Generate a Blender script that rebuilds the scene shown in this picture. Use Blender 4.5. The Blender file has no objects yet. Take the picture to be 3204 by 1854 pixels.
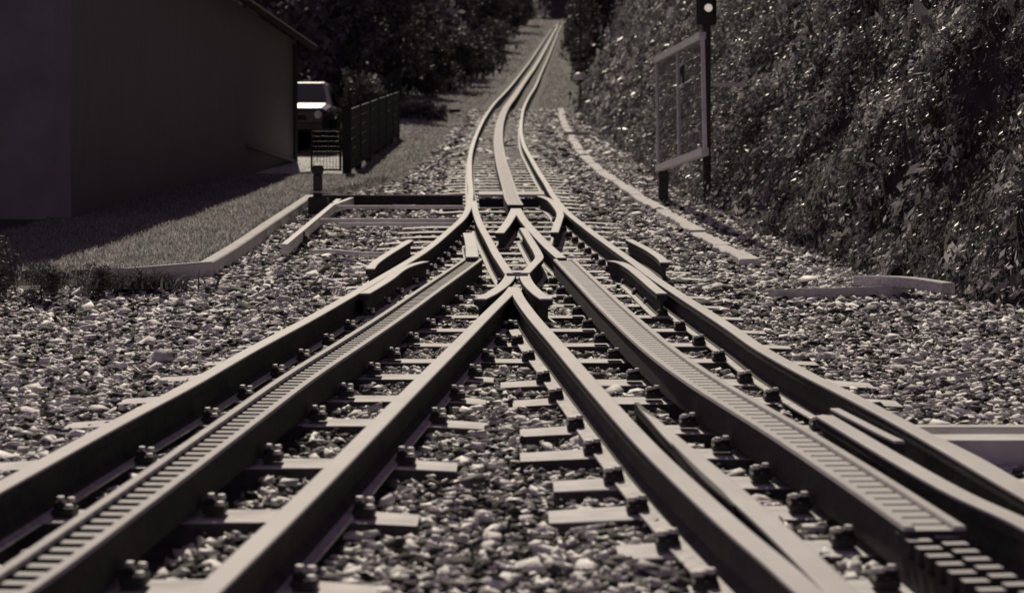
import bpy, math, random
import numpy as np

scene = bpy.context.scene
R = math.radians
rng = np.random.default_rng(7)
random.seed(7)

# ------------------------------------------------------------------ camera
F_PX, CU, CV = 6230.0, 1602.0, 927.0          # photo: 3204 x 1854
cam_d = bpy.data.cameras.new("camera")
cam = bpy.data.objects.new("camera", cam_d)
scene.collection.objects.link(cam)
cam_d.sensor_width = 36.0
cam_d.lens = 36.0 * F_PX / 3204.0
cam_d.clip_start, cam_d.clip_end = 0.1, 3000.0
cam.location = (0, 0, 0)
cam.rotation_euler = (R(90), 0, 0)
cam_d.dof.use_dof = True
cam_d.dof.focus_distance = 13.5
cam_d.dof.aperture_fstop = 3.3
scene.camera = cam

# ------------------------------------------------------------------ sky, sun, exposure
SUN_EL, SUN_AZ = 38.0, -7.0                    # azimuth measured from straight ahead (+Y) to the right
world = bpy.data.worlds.new("World")
scene.world = world
world.use_nodes = True
wn, wl = world.node_tree.nodes, world.node_tree.links
wn.clear()
w_out = wn.new("ShaderNodeOutputWorld")
w_bg = wn.new("ShaderNodeBackground")
w_sky = wn.new("ShaderNodeTexSky")
w_sky.sky_type = 'NISHITA'
w_sky.sun_disc = False
w_sky.sun_elevation = R(SUN_EL)
w_sky.sun_rotation = R(SUN_AZ)
w_bw = wn.new("ShaderNodeRGBToBW")
w_mul = wn.new("ShaderNodeMix"); w_mul.data_type = 'RGBA'; w_mul.blend_type = 'MULTIPLY'
w_mul.inputs[0].default_value = 1.0
w_mul.inputs[7].default_value = (0.95, 0.66, 1.05, 1)
wl.new(w_sky.outputs[0], w_bw.inputs[0])
wl.new(w_bw.outputs[0], w_mul.inputs[6])
wl.new(w_mul.outputs[2], w_bg.inputs[0])
w_bg.inputs[1].default_value = 0.052
wl.new(w_bg.outputs[0], w_out.inputs[0])

sun_d = bpy.data.lights.new("sun", 'SUN')
sun_d.energy = 4.0
sun_d.angle = R(0.5)
sun_d.color = (1.0, 0.895, 0.71)
sun = bpy.data.objects.new("sun", sun_d)
scene.collection.objects.link(sun)
# a sun lamp shines along its -Z: tilt so that it comes from ahead (+Y), a little from the left
sun.rotation_euler = (R(-(90 - SUN_EL)), 0, R(-SUN_AZ))
sun.location = (3, 30, 30)

vs = scene.view_settings
scene.display_settings.display_device = 'sRGB'
vs.view_transform = 'Standard'
vs.look = 'None'
vs.exposure = 0.0
vs.gamma = 1.0
vs.use_curve_mapping = False
scene.cycles.max_bounces = 5
scene.cycles.diffuse_bounces = 2
scene.cycles.use_denoising = True

# ------------------------------------------------------------------ helpers
COL = scene.collection

def tag(o, label=None, cat=None, group=None, kind=None):
    if label: o["label"] = label
    if cat: o["category"] = cat
    if group: o["group"] = group
    if kind: o["kind"] = kind
    return o

def empty(name, loc, label, cat, group=None):
    o = bpy.data.objects.new(name, None)
    o.empty_display_size = 0.1
    o.location = loc
    COL.objects.link(o)
    return tag(o, label, cat, group)

class MB:
    """collects vertices and faces in world space"""
    def __init__(s): s.v, s.f = [], []
    def add(s, v, f):
        b = len(s.v)
        s.v += [tuple(map(float, p)) for p in v]
        s.f += [tuple(i + b for i in q) for q in f]
        return s
    def box(s, c, d, rz=0.0, bev=0.0, tilt=0.0):
        x, y, z = d[0] / 2, d[1] / 2, d[2] / 2
        pts, fcs = [], []
        if bev <= 0:
            pts = [(sx * x, sy * y, sz * z) for sz in (-1, 1) for sy in (-1, 1) for sx in (-1, 1)]
            fcs = [(0, 2, 3, 1), (4, 5, 7, 6), (0, 1, 5, 4), (2, 6, 7, 3), (0, 4, 6, 2), (1, 3, 7, 5)]
        else:
            b = min(bev, x * .9, y * .9, z * .9)
            def ring(zz, e):
                return [(-x + e, -y + b, zz), (-x + b, -y + e, zz), (x - b, -y + e, zz), (x - e, -y + b, zz),
                        (x - e, y - b, zz), (x - b, y - e, zz), (-x + b, y - e, zz), (-x + e, y - b, zz)]
            pts = ring(-z, 0) + ring(z - b, 0) + ring(z, b)
            for k in range(2):
                for i in range(8):
                    j = (i + 1) % 8
                    fcs.append((k * 8 + i, k * 8 + j, k * 8 + 8 + j, k * 8 + 8 + i))
            fcs.append(tuple(range(7, -1, -1))); fcs.append(tuple(range(16, 24)))
        ct, st = math.cos(tilt), math.sin(tilt)
        cz, sn = math.cos(rz), math.sin(rz)
        out = []
        for p in pts:
            px, py, pz = p
            py, pz = py * ct - pz * st, py * st + pz * ct
            out.append((c[0] + px * cz - py * sn, c[1] + px * sn + py * cz, c[2] + pz))
        return s.add(out, fcs)
    def tube(s, path, r, n=8, cap=True):
        path = [np.array(p, float) for p in path]
        rr = r if hasattr(r, '__len__') else [r] * len(path)
        vv, ff = [], []
        for i, p in enumerate(path):
            t = path[min(i + 1, len(path) - 1)] - path[max(i - 1, 0)]
            t = t / (np.linalg.norm(t) + 1e-9)
            a = np.array((0, 0, 1.0)) if abs(t[2]) < .9 else np.array((1.0, 0, 0))
            u = np.cross(a, t); u /= np.linalg.norm(u); w = np.cross(t, u)
            for k in range(n):
                an = 2 * math.pi * k / n
                vv.append(p + rr[i] * (math.cos(an) * u + math.sin(an) * w))
        for i in range(len(path) - 1):
            for k in range(n):
                k2 = (k + 1) % n
                ff.append((i * n + k, i * n + k2, (i + 1) * n + k2, (i + 1) * n + k))
        if cap:
            ff.append(tuple(range(n - 1, -1, -1))); ff.append(tuple(range((len(path) - 1) * n, len(path) * n)))
        return s.add(vv, ff)
    def lathe(s, c, prof, n=14, axis='z'):
        vv, ff = [], []
        for (r, h) in prof:
            for k in range(n):
                an = 2 * math.pi * k / n
                a, b = r * math.cos(an), r * math.sin(an)
                if axis == 'z': vv.append((c[0] + a, c[1] + b, c[2] + h))
                elif axis == 'y': vv.append((c[0] + a, c[1] + h, c[2] + b))
                else: vv.append((c[0] + h, c[1] + a, c[2] + b))
        for i in range(len(prof) - 1):
            for k in range(n):
                k2 = (k + 1) % n
                ff.append((i * n + k, i * n + k2, (i + 1) * n + k2, (i + 1) * n + k))
        ff.append(tuple(range(n - 1, -1, -1))); ff.append(tuple(range((len(prof) - 1) * n, len(prof) * n)))
        return s.add(vv, ff)
    def sweep(s, path, prof, off=0.0, scale=None, cap=True):
        """closed profile [(lateral, vertical)] swept along a path, kept upright"""
        path = np.array(path, float)
        t = np.gradient(path[:, :2], axis=0)
        t /= np.linalg.norm(t, axis=1)[:, None] + 1e-9
        nx, ny = t[:, 1], -t[:, 0]                 # to the right of the way
        m = len(prof); vv, ff = [], []
        for i, p in enumerate(path):
            k = 1.0 if scale is None else scale[i]
            for (a, b) in prof:
                a2 = a * k + off
                vv.append((p[0] + nx[i] * a2, p[1] + ny[i] * a2, p[2] + b))
        for i in range(len(path) - 1):
            for k in range(m):
                k2 = (k + 1) % m
                ff.append((i * m + k, i * m + k2, (i + 1) * m + k2, (i + 1) * m + k))
        if cap:
            ff.append(tuple(range(m - 1, -1, -1))); ff.append(tuple(range((len(path) - 1) * m, len(path) * m)))
        return s.add(vv, ff)
    def build(s, name, mat, parent=None, smooth=False):
        me = bpy.data.meshes.new(name)
        v = s.v
        o = bpy.data.objects.new(name, me)
        if parent is not None:
            off = world_loc(parent)
            v = [(p[0] - off[0], p[1] - off[1], p[2] - off[2]) for p in v]
            o.parent = parent
        me.from_pydata(v, [], s.f)
        me.validate(); me.update()
        if mat: me.materials.append(mat)
        if smooth: me.shade_smooth() if hasattr(me, 'shade_smooth') else None
        COL.objects.link(o)
        return o

def world_loc(o):
    p = np.zeros(3)
    while o is not None:
        p += np.array(o.location); o = o.parent
    return p

def np_mesh(name, verts, faces, mat, parent=None, attr=None):
    """verts (N,3), faces (M,k) as numpy arrays"""
    me = bpy.data.meshes.new(name)
    n, k = faces.shape
    me.vertices.add(len(verts)); me.vertices.foreach_set("co", verts.astype(np.float32).ravel())
    me.loops.add(n * k); me.loops.foreach_set("vertex_index", faces.astype(np.int32).ravel())
    me.polygons.add(n)
    me.polygons.foreach_set("loop_start", np.arange(0, n * k, k, dtype=np.int32))
    me.polygons.foreach_set("loop_total", np.full(n, k, dtype=np.int32))
    if attr is not None:
        a = me.attributes.new("tone", 'FLOAT', 'POINT'); a.data.foreach_set("value", attr.astype(np.float32))
    me.update(calc_edges=True)
    if mat: me.materials.append(mat)
    o = bpy.data.objects.new(name, me)
    if parent is not None: o.parent = parent
    COL.objects.link(o)
    return o

# ---- materials (all neutral: the photograph is monochrome, its tint comes from the light)
def mat(name, base, var=0.25, scale=8.0, rough=0.8, bump=0.0, bscale=60.0, metallic=0.0, spec=0.2, stretch=(1, 1, 1), tone=False, transl=0.0, dark=None):
    m = bpy.data.materials.new(name); m.use_nodes = True
    n, l = m.node_tree.nodes, m.node_tree.links
    b = n["Principled BSDF"]
    tc = n.new("ShaderNodeTexCoord"); mp = n.new("ShaderNodeMapping"); mp.inputs['Scale'].default_value = stretch
    l.new(tc.outputs['Object'], mp.inputs[0])
    nz = n.new("ShaderNodeTexNoise"); nz.inputs['Scale'].default_value = scale; nz.inputs['Detail'].default_value = 6; nz.inputs['Roughness'].default_value = .65
    l.new(mp.outputs[0], nz.inputs['Vector'])
    rp = n.new("ShaderNodeValToRGB")
    lo = base * (1 - var) if dark is None else dark
    hi = min(1, base * (1 + var))
    rp.color_ramp.elements[0].position = .32; rp.color_ramp.elements[0].color = (lo, lo * .98, lo * .98, 1)
    rp.color_ramp.elements[1].position = .68; rp.color_ramp.elements[1].color = (hi, hi * .98, hi * .98, 1)
    l.new(nz.outputs[0], rp.inputs[0])
    col = rp.outputs[0]
    if tone:
        at = n.new("ShaderNodeAttribute"); at.attribute_name = "tone"
        mx = n.new("ShaderNodeMix"); mx.data_type = 'RGBA'; mx.blend_type = 'MULTIPLY'; mx.inputs[0].default_value = 1
        l.new(col, mx.inputs[6]); l.new(at.outputs['Fac'], mx.inputs[7]); col = mx.outputs[2]
    l.new(col, b.inputs['Base Color'])
    b.inputs['Roughness'].default_value = rough
    b.inputs['Metallic'].default_value = metallic
    b.inputs['Specular IOR Level'].default_value = spec
    if bump > 0:
        n2 = n.new("ShaderNodeTexNoise"); n2.inputs['Scale'].default_value = bscale; n2.inputs['Detail'].default_value = 5
        l.new(mp.outputs[0], n2.inputs['Vector'])
        bp = n.new("ShaderNodeBump"); bp.inputs['Strength'].default_value = bump; bp.inputs['Distance'].default_value = .02
        l.new(n2.outputs[0], bp.inputs['Height']); l.new(bp.outputs[0], b.inputs['Normal'])
    if transl > 0:
        tr = n.new("ShaderNodeBsdfTranslucent"); l.new(col, tr.inputs[0])
        ms = n.new("ShaderNodeMixShader"); ms.inputs[0].default_value = transl
        l.new(b.outputs[0], ms.inputs[1]); l.new(tr.outputs[0], ms.inputs[2])
        l.new(ms.outputs[0], n["Material Output"].inputs[0])
    return m

def emis(name, col, s):
    m = bpy.data.materials.new(name); m.use_nodes = True
    b = m.node_tree.nodes["Principled BSDF"]
    b.inputs['Base Color'].default_value = (*col, 1)
    b.inputs['Emission Color'].default_value = (*col, 1)
    b.inputs['Emission Strength'].default_value = s
    return m

M = {
    'ground':  mat('earth and gravel', .07, .5, 14, .95, .8, 26),
    'stone':   mat('ballast stone', .66, .15, 30, .9, .3, 90, tone=True),
    'head':    mat('worn rail top', .48, .12, 3, .7, .0, 60, spec=.12, stretch=(1, .5, 1)),
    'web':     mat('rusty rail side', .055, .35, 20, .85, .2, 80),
    'foot':    mat('dusty rail foot', .56, .3, 25, .8, .2, 80),
    'rackbar': mat('rack bar steel', .46, .12, 9, .75, .1, 90, spec=.1),
    'tooth':   mat('rack tooth steel', .47, .08, 12, .75, .0, 90, spec=.1),
    'rackside': mat('rusty and shade-dark rack side', .05, .3, 20, .85, .2, 80),
    'sleeper': mat('worn sleeper top', .60, .24, 7, .85, .08, 50, stretch=(.6, 2, 1)),
    'sleeperside': mat('shade-dark sleeper side', .07, .5, 9, .9, .4, 40),
    'clip':    mat('oily clip iron', .04, .3, 20, .6, .2, 80),
    'bolt':    mat('bright bolt head', .62, .2, 40, .6, .0, 80, spec=.25),
    'kerb':    mat('weathered concrete', .55, .15, 7, .9, .3, 60),
    'edging':  mat('rough pale stone edging', .60, .2, 9, .9, .5, 40),
    'timber':  mat('bleached timber', .62, .28, 5, .85, .3, 60, stretch=(1, 9, 9)),
    'iron':    mat('dark painted iron', .05, .3, 14, .6, .1, 60),
    'rod':     mat('bare steel rod', .74, .15, 10, .8, .0, 60, spec=.1),
    'board':   mat('tarred board', .04, .3, 6, .85, .2, 50),
    'wall':    mat('dark stained boarding', .20, .10, 2.5, .9, .05, 30, stretch=(6, 6, .5)),
    'gable':   mat('faded rendered gable', .21, .2, 1.2, .95, .1, 30),
    'roof':    mat('dark roof sheet', .03, .2, 3, .8, .1, 30),
    'pipe':    mat('grey zinc pipe', .20, .1, 5, .6),
    'frame':   mat('pale painted frame', .70, .12, 8, .6, .1, 60),
    'mesh':    mat('fine steel mesh', .22, .1, 8, .7),
    'car':     mat('dark car paint', .03, .1, 3, .28, spec=.5),
    'glass':   mat('dark window glass', .015, .1, 3, .06, spec=.6),
    'chrome':  mat('bright lamp glass', .55, .1, 3, .2, spec=.6),
    'tyre':    mat('black rubber', .02, .2, 9, .9),
    'grass':   mat('meadow grass', .34, .3, 3, .75, tone=True, transl=.5),
    'bank':    mat('bank herbage', .36, .3, 3, .5, tone=True, transl=.2, spec=.35),
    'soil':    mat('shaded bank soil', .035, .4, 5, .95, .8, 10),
    'turf':    mat('short turf', .10, .4, 10, .95, .7, 40),
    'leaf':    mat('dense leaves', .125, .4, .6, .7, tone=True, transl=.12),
    'hedgeleaf': mat('clipped hedge leaves', .22, .4, 2, .7, tone=True, transl=.4),
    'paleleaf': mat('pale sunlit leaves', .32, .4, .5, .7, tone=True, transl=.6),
    'bark':    mat('dark bark', .06, .4, 6, .95, .6, 18, stretch=(1, 1, .3)),
    'white':   mat('white enamel', .80, .06, 4, .5),
    'path':    mat('pale paving', .50, .12, 4, .9, .2, 50),
    'hill':    mat('wooded hillside', .05, .6, .06, .95, .8, .4),
    'rock':    mat('dark rough stone', .06, .5, 3, .95, .8, 8),
}

# ------------------------------------------------------------------ the lie of the land
_k = [0, 13, 17, 20, 30, 45, 60, 100, 140, 300, 330, 420, 900]
_s = [.087, .087, .097, .117, .124, .122, .134, .139, .15, .157, .10, .10, .10]
_Y = np.arange(-20, 900, .1)
_S = np.interp(_Y, _k, _s)
_Z = np.concatenate([[0], np.cumsum((_S[1:] + _S[:-1]) / 2 * .1)])
_Z = _Z - np.interp(0, _Y, _Z) - 1.15
def SLOPE(y): return np.interp(y, _Y, _S)
def P(y): return np.interp(y, _Y, _Z)          # height of the rail tops (camera at 0)
GR = -0.186                                     # ballast level below the rail tops

def at(u, v, h=0.0):
    """photo pixel -> point on the surface P + h"""
    r = (CV - v) / F_PX
    g = np.arange(3.0, 600, .02)
    d = P(g) + h - r * g
    i = np.argmax(d > 0)
    if d[i] <= 0: i = len(g) - 1
    y0, y1 = g[i - 1], g[i]
    y = y0 + (y1 - y0) * (-d[i - 1]) / (d[i] - d[i - 1]) if i else g[0]
    return np.array(((u - CU) / F_PX * y, y, P(y) + h))

def at_y(u, v, y):
    """photo pixel -> point at a known distance"""
    return np.array(((u - CU) / F_PX * y, y, (CV - v) / F_PX * y))

def spline(pts, n=8, h=None, grid=None):
    p = np.array(pts, float)
    if len(p) == 2:
        t = np.linspace(0, 1, n + 1)[:, None]; q = p[0] * (1 - t) + p[1] * t
    else:
        a = np.vstack([2 * p[0] - p[1], p, 2 * p[-1] - p[-2]])
        q = []
        for i in range(1, len(a) - 2):
            d = [max(np.linalg.norm(a[i + k + 1] - a[i + k]), 1e-6) ** .5 for k in (-1, 0, 1)]
            t0 = 0; t1 = d[0]; t2 = t1 + d[1]; t3 = t2 + d[2]
            for t in np.linspace(t1, t2, n, endpoint=False):
                A1 = (t1 - t) / (t1 - t0) * a[i - 1] + (t - t0) / (t1 - t0) * a[i]
                A2 = (t2 - t) / (t2 - t1) * a[i] + (t - t1) / (t2 - t1) * a[i + 1]
                A3 = (t3 - t) / (t3 - t2) * a[i + 1] + (t - t2) / (t3 - t2) * a[i + 2]
                B1 = (t2 - t) / (t2 - t0) * A1 + (t - t0) / (t2 - t0) * A2
                B2 = (t3 - t) / (t3 - t1) * A2 + (t - t1) / (t3 - t1) * A3
                q.append((t2 - t) / (t2 - t1) * B1 + (t - t1) / (t2 - t1) * B2)
        q.append(p[-1]); q = np.array(q)
    if h is not None: q[:, 2] = P(q[:, 1]) + h
    return q

def trace(px, h=0.0, n=8):
    return spline([at(u, v, h) for u, v in px], n, h)

# ------------------------------------------------------------------ traced lines of the turnout (photo pixels)
L_STOCK = [(-130, 1590), (0, 1519), (351, 1328), (586, 1205), (786, 1092), (960, 1000), (1100, 921), (1187, 870), (1318, 791), (1405, 721), (1449, 680), (1467, 645),
           (1473, 604), (1470, 553), (1471, 489), (1481, 447), (1496, 408), (1517, 366), (1547, 323), (1576, 293), (1606, 259), (1636, 221),
           (1662, 187), (1687, 149), (1713, 111), (1734, 81), (1757, 58), (1790, 47)]
R_STOCK = [(3330, 1608), (3204, 1537), (3090, 1472), (2987, 1412), (2831, 1325), (2676, 1243), (2521, 1165), (2382, 1088), (2287, 1023), (2191, 961), (2104, 905), (2038, 861), (1973, 812),
           (1907, 765), (1842, 717), (1777, 665), (1735, 617), (1708, 572), (1683, 533), (1662, 496), (1640, 455), (1631, 417), (1631, 383),
           (1638, 340), (1653, 306), (1674, 272), (1696, 221), (1719, 170), (1738, 123), (1754, 86), (1778, 60), (1805, 50)]
L_VEE = [(560, 1930), (662, 1832), (868, 1636), (1040, 1468), (1165, 1342), (1288, 1218), (1411, 1096), (1535, 972), (1593, 915), (1607, 897)]
R_VEE = [(2640, 1930), (2536, 1850), (2443, 1768), (2314, 1660), (2159, 1520), (2029, 1395), (1885, 1238), (1802, 1143), (1733, 1063), (1667, 988), (1625, 930), (1611, 899)]
L_CLOSE = [(1482, 628), (1488, 660), (1502, 700), (1528, 748), (1554, 796), (1580, 835), (1594, 856)]
RACK_MAIN = [(1613, 640), (1602, 620), (1593, 588), (1581, 549), (1568, 502), (1560, 451), (1560, 417), (1566, 379), (1581, 340), (1611, 298), (1640, 255), (1670, 213),
             (1696, 170), (1717, 132), (1738, 94), (1762, 60), (1796, 48)]
RACK_L = [(-90, 1900), (94, 1779), (343, 1603), (580, 1433), (756, 1305), (934, 1177), (1100, 1070), (1222, 990), (1349, 901), (1478, 811)]
RACK_R = [(2925, 1645), (2728, 1514), (2485, 1359), (2216, 1198), (2076, 1100), (1929, 972), (1842, 887), (1765, 810)]

ls, rs = trace(L_STOCK), trace(R_STOCK)
lv, rv, lc = trace(L_VEE), trace(R_VEE), trace(L_CLOSE)
rkm, rkl, rkr = trace(RACK_MAIN), trace(RACK_L), trace(RACK_R)

def x_at(path, y):
    o = np.argsort(path[:, 1]); return float(np.interp(y, path[o, 1], path[o, 0]))

# ------------------------------------------------------------------ edges of the ballast
BANK_Y = np.array([4, 8, 11, 14.6, 17.4, 20, 24, 28, 34, 45, 58, 70, 120])
BANK_X = np.array([6.2, 5.0, 4.2, 3.62, 3.22, 2.95, 2.62, 2.42, 2.36, 2.32, 2.25, 2.3, 2.6])
def foot_x(y): return np.interp(y, BANK_Y, BANK_X)
KERB_PX = [(388, 882), (629, 862), (969, 637)]
kp = [at(u, v, GR) for u, v in KERB_PX]
_fy = np.array([40., 60, 80, 100, 130, 160, 200, 250, 300])
_fx = np.array([x_at(ls, q) - .8 for q in _fy])
def left_x(y): return np.interp(y, np.concatenate([[0, 14, kp[0][1], kp[1][1], kp[2][1], 31], _fy]), np.concatenate([[-7, -5.5, kp[0][0], kp[1][0], kp[2][0], -1.75], _fx]))

def smooth_noise(x, y, s, seed=0):
    r = np.random.default_rng(seed); out = np.zeros_like(x, float)
    for k in range(6):
        a = r.uniform(0, 6.28); f = s * r.uniform(.6, 2.2); ph = r.uniform(0, 6.28)
        out += np.sin((x * math.cos(a) + y * math.sin(a)) * f + ph)
    return out / 6

def ground_z(x, y):
    x = np.asarray(x, float); y = np.asarray(y, float)
    z = P(y) + GR - .035 + smooth_noise(x, y, 1.3, 1) * .03
    # a raised grass verge behind the kerb
    lx = left_x(y)
    verge = np.clip((lx - .10 - x) / .05, 0, 1) * np.clip((y - kp[0][1] - .1) / .1, 0, 1) * np.clip((31.2 - y) / .5, 0, 1)
    z = z + verge * .105
    # left flank beside the single track climbs a little, far woods climb more
    z = z + np.clip((-1.6 - x) / 4, 0, 1) * np.clip((y - 33) / 20, 0, 1) * .35
    z = z + np.clip((-9 - x), 0, 60) * .45 * np.clip((y - 55) / 30, 0, 1)
    z = z + np.clip((x - 7.5), 0, 60) * .45 * np.clip((y - 60) / 30, 0, 1)
    z = z + np.clip((y - 330), 0, 999) * .35
    return z

# ground sheet
xs = np.unique(np.concatenate([np.linspace(-160, -12, 22), np.arange(-12, 9, .15), np.linspace(9, 160, 24)]))
ys = np.unique(np.concatenate([np.arange(-6, 14, .25), np.arange(14, 32, .12), np.arange(32, 70, .6), np.linspace(70, 150, 40), np.linspace(150, 420, 40)]))
GX, GY = np.meshgrid(xs, ys)
gv = np.stack([GX, GY, ground_z(GX, GY)], -1).reshape(-1, 3)
nx_, ny_ = len(xs), len(ys)
ii = np.arange(nx_ * ny_).reshape(ny_, nx_)
gf = np.stack([ii[:-1, :-1], ii[:-1, 1:], ii[1:, 1:], ii[1:, :-1]], -1).reshape(-1, 4)
g = np_mesh('ground', gv, gf, M['ground']); tag(g, kind='structure')

# wooded hillside that closes the view
xs = np.linspace(-260, 260, 80); ys = np.linspace(340, 620, 40)
GX, GY = np.meshgrid(xs, ys)
hz = P(340) - 6 + (GY - 340) * .62 + np.abs(GX - 10) * .22 + smooth_noise(GX, GY, .09, 3) * 9 + smooth_noise(GX, GY, .5, 4) * 3.5
gv = np.stack([GX, GY, hz], -1).reshape(-1, 3); ii = np.arange(80 * 40).reshape(40, 80)
gf = np.stack([ii[:-1, :-1], ii[:-1, 1:], ii[1:, 1:], ii[1:, :-1]], -1).reshape(-1, 4)
tag(np_mesh('hills', gv, gf, M['hill']), kind='structure')

# right-hand bank
BH = 7.5
def bank_pt(y, t):
    """t = metres of height above the foot"""
    y = np.asarray(y, float); t = np.asarray(t, float)
    n = smooth_noise(y * 1.0, t * 1.2, 1.5, 11) * .22 + smooth_noise(y, t, 4.5, 12) * .08
    x = foot_x(y) + np.where(t < BH, t * .47, BH * .47 + (t - BH) * 6) - n * np.clip(t / .6, 0, 1)
    z = P(y) + GR - .06 + np.where(t < BH, t, BH + (t - BH) * .4)
    return x, z
ys = np.arange(3, 64.01, .25); ts = np.concatenate([np.arange(0, BH, .2), [BH, BH + .5, BH + 1, BH + 3, BH + 8]])
BY, BT = np.meshgrid(ys, ts)
bx, bz = bank_pt(BY, BT)
BYe = BY + np.where(BY > 60, (BT) * .12, 0)
gv = np.stack([bx, BYe, bz], -1).reshape(-1, 3)
na, nb = len(ts), len(ys)
ii = np.arange(na * nb).reshape(na, nb)
gf = np.stack([ii[:-1, :-1], ii[1:, :-1], ii[1:, 1:], ii[:-1, 1:]], -1).reshape(-1, 4)
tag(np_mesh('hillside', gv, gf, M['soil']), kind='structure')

# ------------------------------------------------------------------ rails
HEAD = [(-.037, -.010), (-.036, -.002), (-.031, 0), (.031, 0), (.036, -.002), (.037, -.010)]
WEB = [(-.036, -.0105), (.036, -.0105), (.036, -.040), (.010, -.055), (.009, -.125), (.036, -.1525), (-.036, -.1525), (-.009, -.125), (-.010, -.055), (-.036, -.040)]
FOOT = [(-.068, -.166), (-.068, -.158), (-.036, -.153), (.036, -.153), (.068, -.158), (.068, -.166)]
def refine(path, step=.25):
    d = np.concatenate([[0], np.cumsum(np.linalg.norm(np.diff(path, axis=0), axis=1))])
    n = max(4, int(d[-1] / step)); n = min(n, 260)
    # keep more samples near the camera
    t = np.linspace(0, 1, n + 1) ** (1.6 if path[0, 1] < path[-1, 1] else 1)
    if path[0, 1] > path[-1, 1]: t = 1 - (np.linspace(1, 0, n + 1)) ** 1.6
    t = t * d[-1]
    return np.stack([np.interp(t, d, path[:, k]) for k in range(3)], 1)
def rail(path, label, name='running_rail', group=None, cat='rail', k=1.0, foot=True, drop=0.0, fw=1.0, taper=None, top='head'):
    path = np.array(path); path[:, 2] -= drop
    root = empty(name, tuple(path[0] - (0, 0, .166)), label, cat, group)
    H = [(a * k, b) for a, b in HEAD]; W = [(a * k, b) for a, b in WEB]
    sc_ = None if taper is None else np.interp(np.linspace(0, 1, len(path)), *taper)
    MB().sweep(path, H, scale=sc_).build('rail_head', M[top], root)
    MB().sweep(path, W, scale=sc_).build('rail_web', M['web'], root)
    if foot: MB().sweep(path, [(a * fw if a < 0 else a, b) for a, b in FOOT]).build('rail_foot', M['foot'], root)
    return root
rail(ls, 'long outer left rail sweeping from bottom left through the turnout and far uphill', group='running rails')
rail(rs, 'long outer right rail sweeping from bottom right through the turnout and far uphill', group='running rails')
rail(lv, 'straight inner rail of the left track running from the crossing nose to the bottom edge', group='running rails')
rail(rv, 'inner rail of the right track running from the crossing nose to the bottom edge', group='running rails', fw=1.45)
rail(lc, 'short curved rail from the left stock rail down to the crossing', 'closure_rail', group='running rails')

def px_rail(px, label, name='check_rail', k=1.0, drop=0.0, n=6, group='check rails of the turnout', foot=True, taper=None, top='head'):
    return rail(trace(px, 0, n), label, name, group, 'rail', k, foot, drop, 1.0, taper, top)
px_rail([(1158, 840), (1172, 822), (1215, 792), (1282, 751)], 'short check rail with hooked end outside the outer left rail', k=1.0)
px_rail([(1140, 917), (1165, 903), (1215, 872), (1262, 838), (1300, 824), (1330, 817)], 'flared check rail lying inside the outer left rail', k=1.0)
px_rail([(2080, 820), (2068, 806), (2030, 780), (1968, 748)], 'short check rail with hooked end outside the outer right rail', k=1.0)
px_rail([(2072, 917), (2050, 900), (2010, 866), (1970, 835), (1940, 820), (1912, 815)], 'flared check rail lying inside the outer right rail', k=1.0)
px_rail([(1502, 934), (1536, 917), (1576, 889), (1592, 870), (1598, 857)], 'bent wing rail on the left of the crossing nose', 'wing_rail', k=1.15)
px_rail([(1710, 934), (1689, 920), (1659, 892), (1646, 872), (1640, 857)], 'bent wing rail on the right of the crossing nose', 'wing_rail', k=1.15)
px_rail([(1643, 853), (1666, 829), (1687, 806), (1682, 788), (1663, 756), (1637, 713)], 'kinked crossing rail above the nose, bent like an arrowhead', 'crossing_rail', k=1.0)
px_rail([(1735, 726), (1746, 695), (1753, 668), (1740, 645), (1716, 622), (1690, 613)], 'curved free blade beside the right stock rail below the cross beam', 'switch_rail', k=1.1)
px_rail([(1466, 728), (1474, 760), (1478, 803)], 'short narrow guide bar above the head of the left rack', 'guide_bar', k=1.5)
px_rail([(2655, 1870), (2525, 1742), (2417, 1640), (2314, 1550), (2205, 1455), (2100, 1362), (2040, 1305), (2000, 1268)], 'long check rail close along the right inner rail in the foreground', k=1.05, taper=([0, .55, .85, 1], [1.1, 1, .45, .2]))
px_rail([(2300, 1580), (2230, 1512), (2140, 1412), (2062, 1328), (1992, 1258)], 'short dark tapered blade between the right inner rail and its check rail', 'switch_rail', k=.55, top='web', foot=False, taper=([0, .4, 1], [.2, 1, .5]))
px_rail([(3330, 1700), (3204, 1632), (3012, 1545), (2780, 1416), (2660, 1345), (2580, 1298)], 'long check rail inside the outer right rail at bottom right', k=1.0)
px_rail([(2815, 1378), (2760, 1352), (2690, 1316), (2612, 1276)], 'slim tapered blade lying between outer right rail and its check rail', 'switch_rail', k=.55)
px_rail([(3330, 1560), (3204, 1492), (3060, 1410), (2930, 1345)], 'worn outer rail strip close outside the outer right rail', k=.7, drop=.03)
px_rail([(1563, 728), (1585, 700), (1602, 673), (1611, 652)], 'short stub rail curving left from the head of the centre rack', 'rack_stub', k=1.25)
px_rail([(1757, 806), (1720, 774), (1681, 735), (1641, 690), (1618, 652)], 'single connecting rail from the centre rack down to the right rack', 'connecting_rail', k=1.25)

# crossing plate under the nose
cb = MB()
a_, b_ = at(1618, 852, -.012), at(1618, 866, -.012)
cb.box(((a_ + b_) / 2), (.16, .5, .02))
nose = cb.build('crossing_plate', M['rackbar']); tag(nose, 'small flat steel plate joining the rails at the crossing nose', 'plate')

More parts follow.
